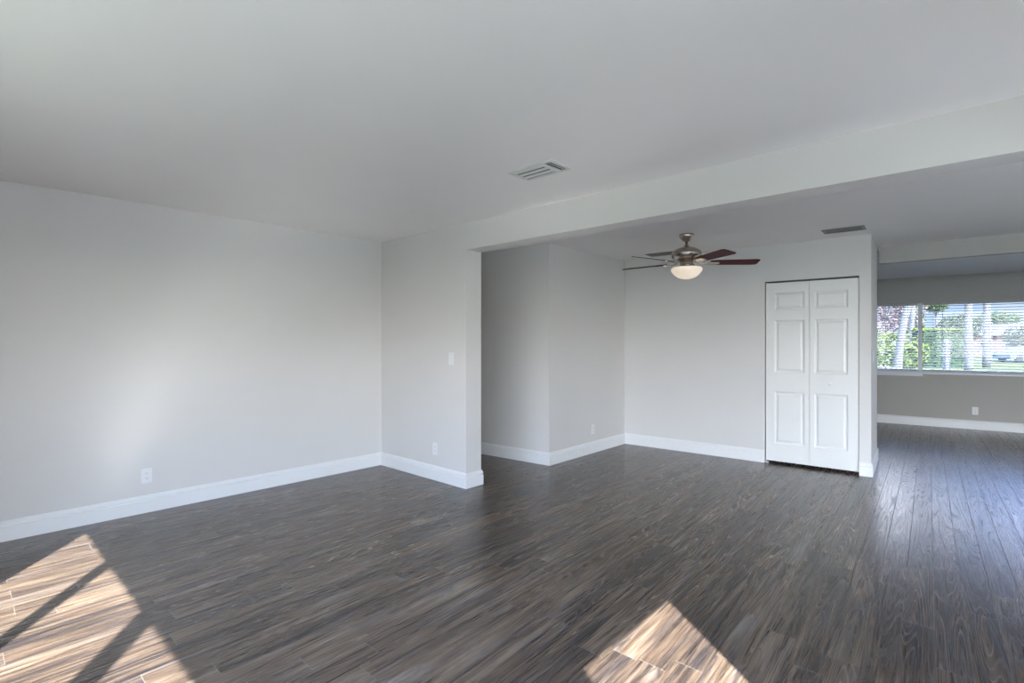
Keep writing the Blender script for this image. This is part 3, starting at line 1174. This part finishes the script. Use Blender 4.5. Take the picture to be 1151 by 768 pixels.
# white post in front of the hedge
p_ = outdoor(1064, 30)
post = empty('lawn_post', p_, YAW, 'short white post standing in front of the clipped hedge', 'post')
bm = bmesh.new()
box(bm, -0.13, 0.13, -0.13, 0.13, 0, 1.72, bevel=0.01)
link('shaft', bm, M['stucco_white'], post)
bm = bmesh.new()
box(bm, -0.17, 0.17, -0.17, 0.17, 1.72, 1.80, bevel=0.01)
lathe(bm, [(0.2, 1.80), (0.02, 1.94), (0.0, 1.95)], 4, mtx=Matrix.Rotation(PI / 4, 4, 'Z'))
link('cap', bm, M['stucco_white'], post)

palm(1088.5, 29, 8.0, 'pale smooth palm trunk just right of the clipped hedge')
palm(1109, 36, 9.0, 'pale smooth palm trunk, second to the right of the hedge', r=0.19)
palm(1009, 24, 6.8, 'leaning pale palm trunk in the left window section', lean=1.4, r=0.14)
palm(1024, 44, 10.0, 'thin pale palm trunk just left of the window mullion', lean=0.5, r=0.18)
shrub(1000, 27, 3.6, 2.3, M['leaf_lime'], 1300, 0.22, 'lime green shrub low in the left window section')
shrub(994, 20, 1.2, 0.9, M['flower'], 500, 0.10, 'low white-flowering shrub at bottom left of the window')
shrub(1022, 31, 1.8, 1.2, M['leaf_dark'], 700, 0.14, 'dark low shrub beside the window mullion')
tree(996, 53, 8.0, 7.0, 6.0, M['leaf_pink'], 'pinkish flowering tree behind the lime shrub', n=2200, size=0.34)
tree(1024, 57, 6.0, 2.6, 4.0, M['leaf_mid'], 'mid green tree behind the thin palm', n=1200, size=0.3)
tree(1078, 52, 4.5, 3.6, 2.8, M['leaf_dark'], 'dark green tree behind the palm trunks', n=1500, size=0.36)
tree(1052, 74, 7.6, 3.0, 1.6, M['leaf_mid'], 'tall distant tree rising behind the hedge', n=700, size=0.4)
tree(1122, 84, 6.6, 6.0, 2.2, M['leaf_mid'], 'wide distant tree over the pink house roof', n=1000, size=0.4)
tree(1149, 58, 3.6, 3.6, 2.6, M['leaf_dark'], 'small dark tree beside the pale blue car', n=900, size=0.26)


def house(px, depth, w, d_, h, wall, label, win_n):
    p_ = outdoor(px, depth)
    t = empty('house', p_, YAW, label, 'house', 'houses across the street')
    bm = bmesh.new()
    box(bm, -w / 2, w / 2, 0, d_, 0, h)
    link('walls', bm, wall, t)
    bm = bmesh.new()
    o_ = 0.6
    base = [bm.verts.new(q) for q in ((-w / 2 - o_, -o_, h), (w / 2 + o_, -o_, h), (w / 2 + o_, d_ + o_, h), (-w / 2 - o_, d_ + o_, h))]
    r0 = bm.verts.new((-w / 2 + d_ / 2, d_ / 2, h + d_ * 0.24))
    r1 = bm.verts.new((w / 2 - d_ / 2, d_ / 2, h + d_ * 0.24))
    bm.faces.new(base[::-1])
    bm.faces.new((base[0], base[1], r1, r0))
    bm.faces.new((base[1], base[2], r1))
    bm.faces.new((base[2], base[3], r0, r1))
    bm.faces.new((base[3], base[0], r0))
    link('roof', bm, M['roof'], t)
    for k in range(win_n):
        x = -w / 2 + w * (k + 0.5) / win_n
        bm = bmesh.new()
        box(bm, x - 0.8, x + 0.8, -0.05, 0.02, 0.9, 2.1, bevel=0.01)
        f_ = link('window', bm, M['stucco_white'], t)
        bm = bmesh.new()
        box(bm, x - 0.7, x + 0.7, -0.07, -0.045, 1.0, 2.0)
        link('window_pane', bm, M['carglass'], f_)
    return t


house(1150, 66, 13, 7, 2.5, M['stucco'], 'low pink house across the street behind the car', 4)
house(992, 62, 12, 7, 2.8, M['stucco_white'], 'pale house behind the pinkish tree on the left', 3)

# parked car
p_ = outdoor(1153, 45)
car = empty('parked_car', p_, YAW, 'pale blue car parked at the right end of the window view', 'car')
side = [(-2.1, 0.30), (-2.15, 0.62), (-1.95, 0.85), (-1.25, 0.92), (-0.70, 1.38), (0.75, 1.42), (1.45, 0.98), (2.05, 0.88), (2.15, 0.60), (2.1, 0.30)]
bm = bmesh.new()
A = [bm.verts.new((x, -0.82 + (0.14 if z > 1.0 else 0), z)) for x, z in side]
B = [bm.verts.new((x, 0.82 - (0.14 if z > 1.0 else 0), z)) for x, z in side]
n = len(side)
bm.faces.new(A)
bm.faces.new(B[::-1])
for j in range(n):
    bm.faces.new((A[j], B[j], B[(j + 1) % n], A[(j + 1) % n]))
link('body', bm, M['carpaint'], car)
for y in (-1, 1):
    bm = bmesh.new()
    q = [(-1.0, 0.95), (-0.62, 1.32), (0.68, 1.35), (1.2, 0.98)]
    A = [bm.verts.new((x, y * (0.83 - (0.11 if z > 1.2 else 0.0)), z)) for x, z in q]
    B = [bm.verts.new((x, y * (0.80 - (0.11 if z > 1.2 else 0.0)), z)) for x, z in q]
    bm.faces.new(A)
    bm.faces.new(B[::-1])
    for j in range(4):
        bm.faces.new((A[j], B[j], B[(j + 1) % 4], A[(j + 1) % 4]))
    link('side_window', bm, M['carglass'], car)
for x in (-1.35, 1.35):
    for y in (-0.74, 0.74):
        bm = bmesh.new()
        lathe(bm, [(0.0, -0.11), (0.24, -0.11), (0.32, -0.09), (0.33, 0), (0.32, 0.09), (0.24, 0.11), (0.0, 0.11)], 20,
              mtx=Matrix.Translation((x, y, 0.33)) @ Matrix.Rotation(PI / 2, 4, 'X'))
        link('wheel', bm, M['tyre'], car, smooth=True)
